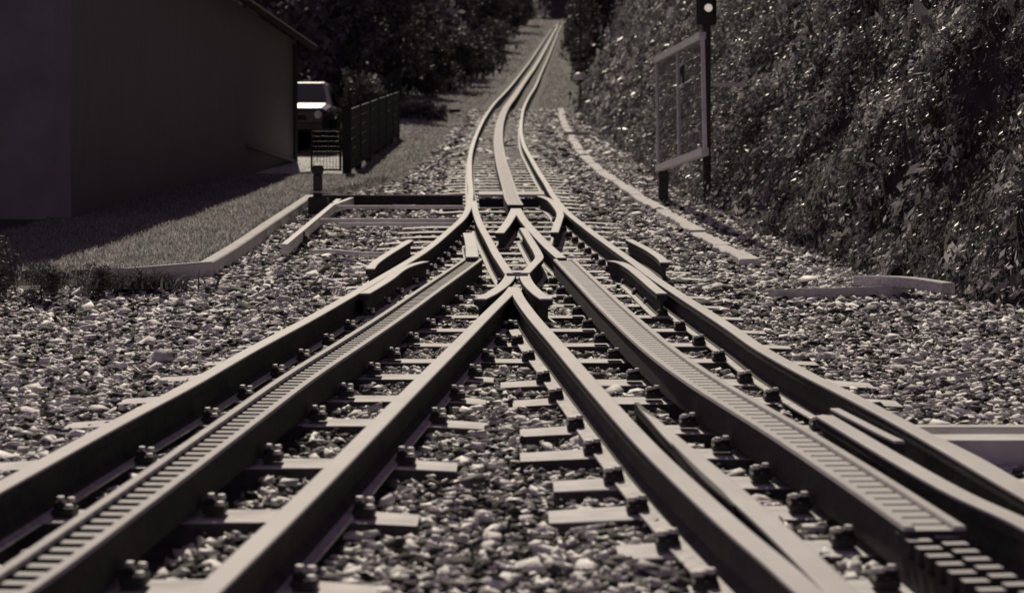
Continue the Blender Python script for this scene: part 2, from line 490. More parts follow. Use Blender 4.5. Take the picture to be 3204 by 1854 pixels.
# ------------------------------------------------------------------ racks
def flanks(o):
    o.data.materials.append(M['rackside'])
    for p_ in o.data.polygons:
        if abs(p_.normal.z) < .5: p_.material_index = 1  # flanks take the dark rack colour, standing in for shade between teeth
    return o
def rack(path, label, width=.175, bar=.036, pitch=.1, tw=.045, y_min=4.6, part_max=100, name='rack_rail', tdrop=.034, make_teeth=True):
    path = refine(path, .2)
    root = empty(name, tuple(path[0] - (0, 0, .14)), label, 'rack', 'toothed racks between the rails')
    h = width / 2 - bar / 2
    PB = [(-bar / 2, -.012), (-bar / 2 + .003, 0), (bar / 2 - .003, 0), (bar / 2, -.012)]
    PS = [(-bar / 2 + .004, -.0125), (bar / 2 - .004, -.0125), (bar / 2 - .004, -.135), (-bar / 2 + .004, -.135)]
    for s in (-1, 1):
        MB().sweep(path, PB, s * h).build('side_bar', M['rackbar'], root)
        MB().sweep(path, PS, s * h).build('side_plate', M['rackside'], root)
    MB().sweep(path, [(-h, -.150), (-h, -.136), (h, -.136), (h, -.150)]).build('bed_plate', M['rackside'], root)
    if not make_teeth: return root
    d = np.concatenate([[0], np.cumsum(np.linalg.norm(np.diff(path, axis=0), axis=1))])
    ts = np.arange(.05, d[-1], pitch)
    pos = np.stack([np.interp(ts, d, path[:, k]) for k in range(3)], 1)
    pos = pos[pos[:, 1] > y_min]
    tang = np.stack([np.interp(ts + .1, d, path[:, k]) - np.interp(ts - .1, d, path[:, k]) for k in range(2)], 1)[-len(pos):] if len(pos) != len(ts) else np.stack([np.interp(ts + .1, d, path[:, k]) - np.interp(ts - .1, d, path[:, k]) for k in range(2)], 1)
    order = np.argsort(pos[:, 1])
    L = width - 2 * bar + .004
    tm = MB().box((0, 0, -.022), (L, tw, .044), 0, .0012)
    ref = None
    rest = MB()
    base = world_loc(root)
    for rank, i in enumerate(order):
        rz = math.atan2(tang[i, 1], tang[i, 0]) - math.pi / 2
        p = pos[i] + (0, 0, -tdrop)
        if rank < part_max:
            if ref is None:
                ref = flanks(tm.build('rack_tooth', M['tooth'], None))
                o = ref
            else:
                o = ref.copy(); COL.objects.link(o)
            o.parent = root
            o.location = p - base; o.rotation_euler = (math.atan(float(SLOPE(pos[i][1]))), 0, rz)
        else:
            rest.box(p + (0, 0, -.022), (L, tw, .044), rz, 0, math.atan(float(SLOPE(p[1]))))
    if rest.v:
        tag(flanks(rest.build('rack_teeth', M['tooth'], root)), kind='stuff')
    return root
rack(rkl, 'ladder-like toothed rack in the middle of the left track', tw=.046, tdrop=.020)
rack(rkr, 'broad toothed rack in the middle of the right track, teeth nearly touching', tw=.078, width=.185, tdrop=.014)
rack(rkm[rkm[:, 1] < 330], 'broad pale rack snaking up the middle of the single track', tw=.088, width=.19, part_max=100, y_min=4, tdrop=.002)

# twin-blade rack with staggered teeth that follows the right rack towards the corner
root = empty('twin_rack', tuple(at(2960, 1668, -.16)), 'twin bladed rack with staggered teeth at the bottom right corner', 'rack', 'toothed racks between the rails')
pa = spline([at(3420, 1960, -.03), at(3140, 1832, -.03), at(2880, 1655, -.03)], 10)
for s, col in ((-.046, 0), (.046, 1)):
    MB().sweep(pa, [(-.03, -.13), (-.03, -.05), (.03, -.05), (.03, -.13)], s).build('blade', M['rackside'], root)
d = np.concatenate([[0], np.cumsum(np.linalg.norm(np.diff(pa, axis=0), axis=1))])
for s, ph in ((-.046, 0.0), (.046, .05)):
    for t in np.arange(d[-1] - .04 - ph, 0, -.1):
        p = np.array([np.interp(t, d, pa[:, k]) for k in range(3)])
        tg = pa[-1] - pa[0]; rz = math.atan2(tg[1], tg[0]) - math.pi / 2 + math.pi * 0
        q = p + np.array((math.cos(rz), math.sin(rz), 0)) * s
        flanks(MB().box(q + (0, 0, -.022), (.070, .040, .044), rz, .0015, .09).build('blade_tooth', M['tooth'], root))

# ------------------------------------------------------------------ sleepers with clips
SL_H = -.168                                   # sleeper top below rail top (rail feet sit on it)
clip_mesh = None; bolt_mesh = None
def make_proto():
    global clip_mesh, bolt_mesh
    c = MB().box((0, 0, .014), (.075, .10, .028), 0, .008)
    c.box((-.014, 0, .036), (.04, .05, .022), 0, .008).box((.018, .022, .034), (.026, .03, .016), 0, .005)
    oc = c.build('rail_clip', M['clip']); clip_mesh = oc.data; bpy.data.objects.remove(oc)
    ob = MB().lathe((0, 0, 0), [(.0145, 0), (.0145, .010), (.012, .0135), (.003, .0145)], 10).build('bolt', M['bolt']); bolt_mesh = ob.data; bpy.data.objects.remove(ob)
BOLTS = ((-.016, .012, .046), (.018, .022, .041), (.022, -.032, .027))
make_proto()
def put_clip(root, x, y, side, dz=0.0):
    c = bpy.data.objects.new('rail_clip', clip_mesh); COL.objects.link(c)
    base = world_loc(root)
    c.parent = root
    c.location = (x - base[0], y - base[1], P(y) + SL_H + .004 + dz - base[2]); c.rotation_euler = (math.atan(float(SLOPE(y))) * (1 if side > 0 else -1), 0, 0 if side > 0 else math.pi)
    for p_ in BOLTS:
        b = bpy.data.objects.new('bolt', bolt_mesh); COL.objects.link(b); b.parent = c; b.location = p_
SLEEP = []                                     # footprints, used to keep the stones off
def sleeper(x0, x1, y, label, rails=(), racks=(), w=.22, group='sleepers of the near tracks', name='sleeper', rz=0.0):
    z = P(y) + SL_H
    root = empty(name, ((x0 + x1) / 2, y, z - .12), label, 'sleeper', group)
    L = x1 - x0
    b = MB(); ct = ((x0 + x1) / 2, y, z - .055)
    n = 7; vv = []; ff = []
    prof = [(-w / 2 - .03, -.11), (-w / 2, -.004), (-w / 2 + .003, 0), (w / 2 - .003, 0), (w / 2, -.004), (w / 2 + .03, -.11)]
    r = random.Random(int(y * 991 + x0 * 77)); m = len(prof)
    for i in range(n + 1):
        t = i / n; xx = -L / 2 + L * t
        e = .03 if i in (0, n) else 0
        jy = r.uniform(-.006, .006)
        for (a, c) in prof:
            yy = a * (1 - .12 * (e > 0)) + jy + r.uniform(-.003, .003)
            vv.append((ct[0] + xx, y + yy, z + c - (e * .5) + yy * float(SLOPE(y))))
    for i in range(n):
        for k in range(m - 1):
            ff.append((i * m + k, (i + 1) * m + k, (i + 1) * m + k + 1, i * m + k + 1))
    ff.append(tuple(range(m))); ff.append(tuple(range(n * m + m - 1, n * m - 1, -1)))
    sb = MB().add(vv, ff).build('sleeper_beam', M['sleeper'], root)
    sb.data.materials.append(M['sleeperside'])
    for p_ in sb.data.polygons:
        if abs(p_.normal.z) < .6: p_.material_index = 1  # side faces coloured dark to imitate shade below the lit top
    SLEEP.append((x0, x1, y - w / 2 - .012, y + w / 2 + .012))
    for xr in rails:
        for s in (-1, 1): put_clip(root, xr + s * .094, y, s)
    for xr in racks:
        for s in (-1, 1): put_clip(root, xr + s * .135, y, s, .01)
    return root
ORD = ['nearest', 'second nearest', 'third nearest', 'fourth nearest', 'fifth nearest', 'sixth nearest', 'seventh nearest', 'eighth nearest', 'ninth nearest', 'tenth nearest', 'eleventh nearest', 'twelfth nearest']
def yrow(v): return at(CU, v, SL_H)[1]
left_rows = [1838, 1612, 1448, 1320, 1246, 1178]
left_right = [940 * 1.2714, 1030 * 1.2714, 1125 * 1.2714, 1192 * 1.2714, 1196 * 1.2714, 1215 * 1.2714]
for k, (v, ur) in enumerate(zip(left_rows, left_right)):
    y = yrow(v); a, b = x_at(ls, y), x_at(lv, y)
    xr = (ur - CU) / F_PX * y
    sleeper(a - .50 + random.uniform(-.05, .03), xr, y, ORD[k] + ' sleeper of the left track, ending in the gravel between the tracks', (a, b), (x_at(rkl, y),))
right_rows = [(1842, 1700), (1712, 1520), (1602, 1350), (1508, 1362), (1418, 1280), (1342, 1280), (1252, 1262), (1195, 1232)]
for k, (v, ul) in enumerate(right_rows):
    y = yrow(v); a, b = x_at(rv, y), x_at(rs, y)
    xl = (ul * 1.2714 - CU) / F_PX * y
    xrk = x_at(rkr, y) if y > 5.9 else a + .55
    sleeper(xl, b + .52 + random.uniform(-.05, .05), y, ORD[k] + ' sleeper of the right track, its left end out in the gravel', (a, b), (xrk,), w=.24)
mid_rows = [1128, 1078, 1032, 990, 955, 925, 893]
for k, v in enumerate(mid_rows):
    y = yrow(v); a, b, c, d = x_at(ls, y), x_at(lv, y), x_at(rv, y), x_at(rs, y)
    sleeper(a - .45, d + .45, y, ORD[k] + ' of the long sleepers crossing under both tracks below the nose', (a, b, c, d), (x_at(rkl, y), x_at(rkr, y)), w=.19, group='long sleepers under the turnout')
y_ = at(CU, 868, SL_H)[1]
k = 0
while y_ < 23.3:
    a, d = x_at(ls, y_), x_at(rs, y_)
    sleeper(a - .72, d + .62, y_, ORD[min(k, 11)] + ' of the sleepers above the crossing nose, under the parting rails', (a, d), (), w=.19, group='sleepers above the crossing nose')
    y_ += .62; k += 1
y_ = 24.6
while y_ < 62:
    a, d = x_at(ls, y_), x_at(rs, y_)
    sleeper(a - .38, d + .38, y_, 'sleeper of the single track beyond the cross beam', (), (), w=.20, group='sleepers of the single track uphill', name='sleeper')
    y_ += .66
# two long bearers at the right edge
for v0, v1, w, lab in ((1352, 1346, .07, 'thin long bearer beam reaching the right edge beside the outer rail'), (1392, 1382, .16, 'thick long bearer beam reaching the right edge beside the outer rail')):
    y = at(3050, v1, -.10)[1]; x = (2880 - CU) / F_PX * y
    MBb = MB().box((x + .65, y, P(y) - .13), (1.5, w, .10), 0, .004, .087)
    tag(MBb.build('bearer_beam', M['sleeper']), lab, 'beam', 'bearer beams at the right edge')
    SLEEP.append((x, x + 1.4, y - w / 2, y + w / 2))

# ------------------------------------------------------------------ ballast stones (uncountable)
BV = np.array([(-1, -1, -1), (1, -1, -1), (-1, 1, -1), (1, 1, -1), (-.8, -.8, 1), (.8, -.8, 1), (-.8, .8, 1), (.8, .8, 1)]) * .8
BF = np.array([(0, 2, 3), (0, 3, 1), (4, 5, 7), (4, 7, 6), (0, 1, 5), (0, 5, 4), (2, 6, 7), (2, 7, 3), (0, 4, 6), (0, 6, 2), (1, 3, 7), (1, 7, 5)])
def stones(y0, y1, dens, smin, smax, seed, flat=(.26, .58), zoff=0.0):
    r = np.random.default_rng(seed)
    xm0, xm1 = -6.0, 5.2
    n = int((xm1 - xm0) * (y1 - y0) * dens)
    x = r.uniform(xm0, xm1, n); y = r.uniform(y0, y1, n)
    edge = 1602 / F_PX * y + .5
    keep = (np.abs(x) < edge) & (x > left_x(y) + .04 + r.normal(0, .03, n)) & (x < foot_x(y) + .15)
    x, y = x[keep], y[keep]
    hide = np.zeros(len(x), bool); lucky = r.random(len(x))
    for (a, b, c, d) in SLEEP:
        hide |= (x > a) & (x < b) & (y > c) & (y < d) & (lucky > .05)
    for path, hw in ((ls, .075), (rs, .075), (lv, .075), (rv, .075), (rkl, .115), (rkr, .12), (rkm, .12)):
        o = np.argsort(path[:, 1])
        xx = np.interp(y, path[o, 1], path[o, 0], left=99, right=99)
        hide |= np.abs(x - xx) < hw
    hide |= (y > 23.05) & (y < 23.45) & (x < 1.1)
    x, y = x[~hide], y[~hide]; n = len(x)
    z = ground_z(x, y) + .022 + r.normal(0, .009, n) + zoff
    # heaps and hollows, stones lie lower between the rails
    s = r.uniform(smin, smax, n) * np.exp(r.normal(-.05, .30, n))
    sc = np.stack([s, s * r.uniform(.55, 1.0, n), s * r.uniform(*flat, n)], 1)
    protos = [BV * (1 + r.uniform(-.45, .40, (8, 3))) * np.array((1, 1, r.uniform(.5, .8))) for _ in range(40)]
    pv = np.array(protos)[r.integers(0, 40, n)] * sc[:, None, :]
    a = r.uniform(0, 6.283, n); tl = r.normal(0, .30, n); tl2 = r.normal(0, .30, n)
    def rot(v, ang, i, j):
        c, s_ = np.cos(ang)[:, None], np.sin(ang)[:, None]
        w = v.copy(); w[:, :, i] = v[:, :, i] * c - v[:, :, j] * s_; w[:, :, j] = v[:, :, i] * s_ + v[:, :, j] * c
        return w
    pv = rot(rot(rot(pv, a, 0, 1), tl, 1, 2), tl2, 0, 2)
    pv[:, :, 2] += pv[:, :, 1] * SLOPE(y)[:, None]
    pv[:, :, 0] += x[:, None]; pv[:, :, 1] += y[:, None]; pv[:, :, 2] += z[:, None]
    tone = np.repeat(np.where(r.random(n) < .58, np.clip(r.normal(1.05, .14, n), .7, 1.25), np.clip(r.normal(.12, .06, n), .04, .3)), 8)
    f = (BF[None] + (np.arange(n) * 8)[:, None, None]).reshape(-1, 3)
    return pv.reshape(-1, 3), f, tone
vs_, fs_, ts_ = [], [], []
nb_ = 0
for args in ((3.6, 14, 1100, .012, .028, 1), (3.6, 14, 120, .024, .040, 2), (14, 24, 460, .02, .038, 3), (14, 24, 50, .035, .052, 6), (24, 36, 220, .03, .05, 4), (36, 64, 60, .04, .08, 5)):
    v, f, t = stones(*args)
    vs_.append(v); fs_.append(f + nb_); ts_.append(t); nb_ += len(v)
st = np_mesh('ballast_stones', np.vstack(vs_), np.vstack(fs_), M['stone'], attr=np.concatenate(ts_))
tag(st, 'loose pale crushed stone ballast lying around the tracks', 'gravel', kind='stuff')

# ------------------------------------------------------------------ grass (uncountable)
def blades(x, y, z, h, w, lean, seed, bend=.4, quad=False):
    r = np.random.default_rng(seed); n = len(x)
    a = r.uniform(0, 6.283, n)
    ca, sa = np.cos(a) * w / 2, np.sin(a) * w / 2
    hh = h * r.uniform(.5, 1.3, n)
    lx = lean[0] + r.normal(0, bend, n); ly = lean[1] + r.normal(0, bend, n)
    lz = np.full(n, lean[2]) + r.normal(0, .15, n)
    b0 = np.stack([x - ca, y - sa, z], 1); b1 = np.stack([x + ca, y + sa, z], 1)
    mid = np.stack([x + lx * hh * .35, y + ly * hh * .35, z + lz * hh * .6], 1)
    m0 = mid - np.stack([ca, sa, 0 * ca], 1) * .75; m1 = mid + np.stack([ca, sa, 0 * ca], 1) * .75
    tip = np.stack([x + lx * hh, y + ly * hh, z + lz * hh * (.85 if lean[2] > 0 else 1)], 1)
    v = np.stack([b0, b1, m1, m0, tip], 1).reshape(-1, 3)
    k = (np.arange(n) * 5)[:, None]
    f = np.vstack([k + np.array([0, 1, 2]), k + np.array([0, 2, 3]), k + np.array([3, 2, 4])])
    return v, f, np.repeat(np.clip(r.normal(.9, .3, n), .3, 1.6), 5)
r = np.random.default_rng(21)
# verge behind the kerb, below the shed
n = 70000
y = r.uniform(kp[0][1] + .1, 31, n); x = left_x(y) - .05 - r.uniform(0, 2.6, n) ** 1.0
v, f, t = blades(x, y, ground_z(x, y) - .005, .055, .010, (0, -.1, 1), 22)
tag(np_mesh('verge_grass', v, f, M['grass'], attr=t), 'short sunlit grass on the verge behind the concrete kerb', 'grass', kind='stuff')
# meadow beside the single track
n = 130000
y = 31 + (r.uniform(0, 1, n) ** 1.9) * 290; x = left_x(y) + .25 - r.uniform(0, 1, n) * (2.5 + (y - 31) * .035)
v, f, t = blades(x, y, ground_z(x, y) - .01, .05 + .001 * (y - 31), .012 + .0006 * (y - 31), (0, -.1, 1), 23)
xr = r.uniform(0, 1, 60000); y2 = 34 + (r.uniform(0, 1, 60000) ** 1.8) * 290
rail_r = np.interp(y2, rs[np.argsort(rs[:, 1]), 1], rs[np.argsort(rs[:, 1]), 0])
x2 = rail_r + .35 + xr * np.maximum(.4, foot_x(y2) - rail_r)
v2, f2, t2 = blades(x2, y2, ground_z(x2, y2) - .01, .05 + .001 * (y2 - 31), .014 + .0006 * (y2 - 31), (0, -.1, 1), 24)
tag(np_mesh('meadow_grass', np.vstack([v, v2]), np.vstack([f, f2 + len(v)]), M['grass'], attr=np.concatenate([t, t2])), 'sunlit meadow grass along both sides of the single track', 'grass', kind='stuff')
# leafy clumps and tufts covering the bank
r = np.random.default_rng(71)
def bank_clumps(nc, per, y0, y1, pw, rad, size, seed, tmax=6.8, tp=1.0, base=None):
    r = np.random.default_rng(seed)
    y = y0 + r.uniform(0, 1, nc) ** pw * (y1 - y0); t = r.uniform(0, 1, nc) ** tp * tmax
    x, z = bank_pt(y, t)
    hol = np.full(nc, 9.0) if base else smooth_noise(y * 1.0, t * 1.6, 1.9, 81) + .5 * smooth_noise(y, t, 4.5, 82)
    kk = hol > r.uniform(-.40, .10, nc) + np.where(y < 27, .06, -.12); y, t, x, z = y[kk], t[kk], x[kk], z[kk]; nc = len(y)
    rr = rad * np.exp(r.normal(0, .4, nc)); out = r.uniform(.0, .9, nc) * rr
    c = np.stack([x - out, y, z + out * .3], 1)
    tone = np.clip(np.exp(r.normal(-.35, .6, nc)), .15, 2.0)
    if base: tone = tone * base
    p = np.repeat(c, per, 0); R_ = np.repeat(rr, per)[:, None]
    d = r.normal(size=(nc * per, 3)); d /= np.linalg.norm(d, axis=1)[:, None]
    d *= r.uniform(.2, 1, (nc * per, 1)) ** .5
    # the tufts hang: stretched down the slope and towards the track
    off = d * R_ * np.array((.55, .8, 1.0)) + (d[:, 2:3]) * R_ * np.array((.5, .15, 0))
    p = p + off
    n = len(p)
    a = r.normal(size=(n, 3)) * .45 + np.array((-.45, -.15, -.75)); a /= np.linalg.norm(a, axis=1)[:, None]
    b = np.cross(a, r.normal(size=(n, 3))); b /= np.linalg.norm(b, axis=1)[:, None]
    s = (size * (1 + .012 * p[:, 1]) * np.exp(r.normal(0, .35, n)))[:, None]
    v = np.stack([p - a * s, p + b * s * .38, p + a * s, p - b * s * .38], 1).reshape(-1, 3)
    return v, np.arange(n * 4).reshape(-1, 4), np.repeat(np.repeat(tone, per) * np.clip(r.normal(1, .3, n), .3, 2), 4)
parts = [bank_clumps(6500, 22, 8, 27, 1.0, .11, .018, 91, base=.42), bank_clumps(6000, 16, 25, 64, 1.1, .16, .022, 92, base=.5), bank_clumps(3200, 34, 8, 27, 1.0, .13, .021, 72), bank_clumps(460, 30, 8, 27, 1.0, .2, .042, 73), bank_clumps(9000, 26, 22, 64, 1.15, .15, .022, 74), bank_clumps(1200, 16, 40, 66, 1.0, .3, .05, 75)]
vv_, ff_, tt_, nb2 = [], [], [], 0
for v, f, t in parts:
    vv_.append(v); ff_.append(f + nb2); tt_.append(t); nb2 += len(v)
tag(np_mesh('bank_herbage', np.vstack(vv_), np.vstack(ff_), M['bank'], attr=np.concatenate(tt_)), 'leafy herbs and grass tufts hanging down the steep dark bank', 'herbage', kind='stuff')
# weedy seam where the ballast meets the bank
n = 9000
y = 9 + r.uniform(0, 1, n) * 40; x = foot_x(y) - np.abs(r.normal(0, .22, n)) + .05
v, f, t = blades(x, y, ground_z(x, y) - .005, .08, .010, (-.3, -.2, .7), 27, .5)
tag(np_mesh('foot_grass', v, f, M['bank'], attr=t), 'thin grass along the foot of the bank', 'grass', kind='stuff')

# ------------------------------------------------------------------ kerbs and edging
kz = .115
kpath = np.array([kp[0] + (-.25, -.05, 0), kp[0], kp[1] + (-.03, 0, 0), kp[1] + (.03, .08, 0), (kp[1] + kp[2]) / 2, kp[2]])
kpath[:, 2] = P(kpath[:, 1]) + GR
def densify(p, step=.3):
    out = [p[0]]
    for a, b in zip(p[:-1], p[1:]):
        n = max(1, int(np.linalg.norm(b - a) / step))
        for i in range(1, n + 1): out.append(a + (b - a) * i / n)
    return np.array(out)
kpath = densify(kpath); kpath[:, 2] = P(kpath[:, 1]) + GR
kb = MB().sweep(kpath, [(-.06, -.15), (-.06, kz - .012), (-.05, kz), (.05, kz), (.06, kz - .012), (.06, -.15)])
tag(kb.build('concrete_kerb', M['kerb']), 'pale concrete kerb with a corner, edging the grass on the left', 'kerb')

EDGE = [(1755, 336), (1762, 375), (1779, 408), (1796, 437), (1820, 475), (1858, 514), (1906, 552), (1969, 591), (2010, 622), (2048, 641), (2143, 699), (2229, 748), (2306, 788), (2350, 812)]
ep = trace(EDGE, GR + .05, 6)
k = 0
d = np.concatenate([[0], np.cumsum(np.linalg.norm(np.diff(ep, axis=0), axis=1))])
er = random.Random(5)
root = empty('stone_edging', tuple(at(2340, 806, GR)), 'broken line of pale edging slabs beside the right-hand gravel', 'edging')
s = d[-1] - .02
while s > .5:
    L = er.uniform(.7, 1.15); s0 = s - L
    if s0 < 0: break
    tt = np.linspace(s0 + .015, s, 6)
    pp = np.stack([np.interp(tt, d, ep[:, q]) for q in range(3)], 1)
    pp[:, 0] += np.array([er.uniform(-.012, .012) for _ in tt]) + er.uniform(-.015, .015)
    hw = er.uniform(.06, .085) * (1.0 + .006 * pp[0, 1]); zz = er.uniform(-.012, .012)
    MB().sweep(pp, [(-hw, -.12), (-hw, zz - .01), (-hw + .015, zz + .004), (hw - .015, zz), (hw, zz - .012), (hw, -.12)], scale=[er.uniform(.85, 1.15) for _ in tt]).build('edging_slab', M['edging'], root)
    s = s0
# slab lying across the edging, two timbers at the foot of the bank
p0, p1 = at(1765, 418, GR + .07), at(1842, 417, GR + .07)
tag(MB().box((p0 + p1) / 2, (abs(p1[0] - p0[0]), .25, .06), 0, .01).build('crosswise_slab', M['edging']), 'narrow pale slab lying crosswise over the far edging', 'slab')
def plank(a, b, w, h, label, n=8, sag=0.0):
    a, b = np.array(a), np.array(b)
    path = np.array([a + (b - a) * t + np.array((0, 0, sag * math.sin(math.pi * t))) for t in np.linspace(0, 1, n)])
    er_ = random.Random(int(a[1] * 100))
    m = MB().sweep(path, [(-w / 2, -h), (-w / 2, -.008), (-w / 2 + .01, 0), (w / 2 - .01, 0), (w / 2, -.008), (w / 2, -h)], scale=[er_.uniform(.92, 1.06) for _ in path])
    return tag(m.build('timber_beam', M['timber']), label, 'timber', 'timbers at the foot of the bank')
plank(at(2415, 906, GR + .06), at(2830, 893, GR + .06), .13, .09, 'longer bleached timber lying in the gravel, left of the other one')
plank(at(2690, 862, GR + .12), at(2968, 884, GR + .12), .15, .08, 'bleached timber with a bolt hole, resting raised at the foot of the bank', sag=.02)

# ------------------------------------------------------------------ cross beams and point gear
yb = at(CU, 612, -.02)[1]
xa, xb = (1000 - CU) / F_PX * yb, x_at(ls, yb) - .1
tag(MB().box(((xa + xb) / 2, yb + .03, P(yb) - .02 - .13), (xb - xa, .06, .26)).build('retaining_board', M['board']), 'long dark board holding back the grass left of the switch', 'board')
cap = MB().box(((xa + xb) / 2, yb + .03, P(yb) - .012), (xb - xa, .07, .012)); cap.build('board_cap', M['frame'], bpy.data.objects['retaining_board'])
xa, xb = x_at(ls, yb) + .09, x_at(rs, yb + .3) - .09
root = empty('cross_beam', ((xa + xb) / 2, yb + .4, P(yb) - .25), 'flat pale cross beam between the rails with a dark front, at the switch', 'beam')
MB().box(((xa + xb) / 2, yb + .45, P(yb + .45) - .03), (xb - xa, .62, .03), 0, .006, tilt=.12).build('beam_top', M['rackbar'], root)
MB().box(((xa + xb) / 2, yb + .16, P(yb) - .17), (xb - xa - .02, .05, .24)).build('beam_front', M['board'], root)

def rod(px, r_, label, name='point_rod', h=-.08, material='rod', group='rods and cables of the switch', cat='rod', n=6):
    p = spline([at(u, v, h) for u, v in px], n)
    return tag(MB().tube(p, r_, 8).build(name, M[material]), label, cat, group)
rod([(1040, 648), (1452, 648)], .022, 'upper long horizontal rod running from the lever to the left rail')
rod([(1000, 690), (1430, 690)], .024, 'middle long horizontal rod running across the gravel to the left rail')
rod([(1060, 702), (1415, 702)], .018, 'lowest of the three long rods running to the left rail')
rod([(975, 788), (1040, 786), (1100, 791), (1168, 795), (1225, 795)], .020, 'pale cable lying in the gravel left of the outer check rail', 'cable', -.12, cat='cable')
rod([(1090, 618), (1150, 627), (1200, 633), (1250, 644), (1300, 645)], .018, 'thin cable curving along the foot of the dark board', 'cable', -.14, cat='cable')
# slanting channel bars of the lever frame
for a, b, lab in (((1060, 622), (890, 763), 'longer slanting steel bar from the point lever down to the gravel'), ((1100, 618), (1035, 642), 'shorter slanting steel bar behind the point lever')):
    p0, p1 = at(*a, -.04), at(*b, -.04)
    m = MB().sweep(np.array([p0 + (p1 - p0) * t for t in np.linspace(0, 1, 6)]), [(-.03, -.10), (-.03, 0), (.03, 0), (.03, -.10)])
    tag(m.build('channel_bar', M['rod']), lab, 'bar', 'slanting bars of the point lever')
p = at(945, 768, GR)
root = empty('rod_bracket', tuple(p), 'small dark iron bracket at the low end of the slanting bar', 'bracket')
MB().box(p + (0, 0, .05), (.10, .12, .10), .3, .015).build('bracket_body', M['clip'], root)
MB().lathe(p + (0, 0, .10), [(.03, 0), (.03, .04), (.015, .05)], 10).build('bracket_bolt', M['clip'], root)
# point lever stand
p = at(997, 668, GR)
root = empty('point_lever', tuple(p), 'dark upright point lever stand with a weight beside the kerb end', 'lever')
MB().box(p + (0, 0, .10), (.24, .3, .20), 0, .02).box(p + (.10, -.02, .05), (.22, .2, .10), 0, .02).build('lever_base', M['iron'], root)
MB().box(p + (-.01, 0, .33), (.11, .10, .30), 0, .02).tube([p + (0, 0, .45), p + (.02, .02, .56)], .03).build('lever_arm', M['iron'], root)
MB().lathe(p + (-.01, 0, .47), [(.02, 0), (.065, .02), (.075, .07), (.06, .12), (.02, .14)], 12).build('lever_weight', M['iron'], root)
MB().box(p + (-.01, -.03, .262), (.38, .1, .014), 0, .004).build('lever_plate', M['rod'], root)

# ------------------------------------------------------------------ shed on the left
ca, cbv = np.array((-5.05, 22.8)), np.array((-3.94, 36.0))
dirv = (cbv - ca) / np.linalg.norm(cbv - ca); nrm = np.array((dirv[1], -dirv[0]))
EAVE, W_ = 4.62, 5.0
root = empty('shed', (ca[0], ca[1], P(17) + GR), 'large dark boarded shed filling the left side, eaves sloping across the top', 'shed')
def wall_box(p, q, z0, z1, th, name, material, outward=0.0):
    p, q = np.array(p), np.array(q); c = (p + q) / 2; L = np.linalg.norm(q - p); an = math.atan2(q[1] - p[1], q[0] - p[0])
    return MB().box((c[0] + nrm[0] * outward, c[1] + nrm[1] * outward, (z0 + z1) / 2), (L, th, z1 - z0), an).build(name, material, root)
inn = -nrm
wall_box(ca + inn * .1, cbv + inn * .1, -.9, EAVE, .2, 'side_wall', M['wall'])
fa = ca + inn * .2 + dirv * .1
wall_box(fa, fa + inn * W_, -.9, EAVE, .2, 'gable_wall', M['gable'])
fb = cbv + inn * .2 - dirv * .1
wall_box(fb, fb + inn * W_, -.9, EAVE, .2, 'rear_wall', M['wall'])
wall_box(ca + inn * (W_ + .3), cbv + inn * (W_ + .3), -.9, EAVE, .2, 'back_wall', M['wall'])
q0, q1 = ca + dirv * 9.2 + nrm * .05, cbv + nrm * .05
qa, qb = np.array((*q0, 2.42)), np.array((*q1, 2.42))
MB().sweep(densify(np.array([qa, qb])), [(-.03, -.03), (-.03, .03), (.03, .03), (.03, -.03)]).build('wall_sill', M['wall'], root)
q = cbv - dirv * .25 + nrm * .07
MB().tube([(q[0], q[1], 1.55), (q[0], q[1], EAVE - .1)], .045, 10).build('downpipe', M['iron'], root)
q = cbv - dirv * .02 + nrm * .02
vb = MB()
for i in range(5): vb.box((q[0] - .03 + i * .03, q[1] - .01 + .13, 2.05), (.012, .02, .09))
# roof with overhanging eaves
ridge = EAVE + 1.9
ov = .25; e0, e1 = ca + nrm * ov - dirv * .4, cbv + nrm * ov + dirv * .3
r0, r1 = ca + inn * (W_ / 2 + .2) - dirv * .4, cbv + inn * (W_ / 2 + .2) + dirv * .3
l0, l1 = ca + inn * (W_ + .4 + ov) - dirv * .4, cbv + inn * (W_ + .4 + ov) + dirv * .3
zE = EAVE - .12
vv = [(*e0, zE), (*e1, zE), (*r1, ridge), (*r0, ridge), (*l0, zE), (*l1, zE)]
vv += [(a, c, d_ + .12) for a, c, d_ in vv]
MB().add(vv, [(0, 1, 2, 3), (3, 2, 5, 4), (6, 9, 8, 7), (9, 10, 11, 8), (0, 6, 7, 1), (4, 5, 11, 10), (0, 3, 9, 6), (3, 4, 10, 9), (1, 7, 8, 2), (2, 8, 11, 5)]).build('roof', M['roof'], root)
MB().tube([(e0[0] + nrm[0] * .07, e0[1], zE + .03), (e1[0] + nrm[0] * .07, e1[1], zE + .03)], .06, 10).build('gutter', M['roof'], root)

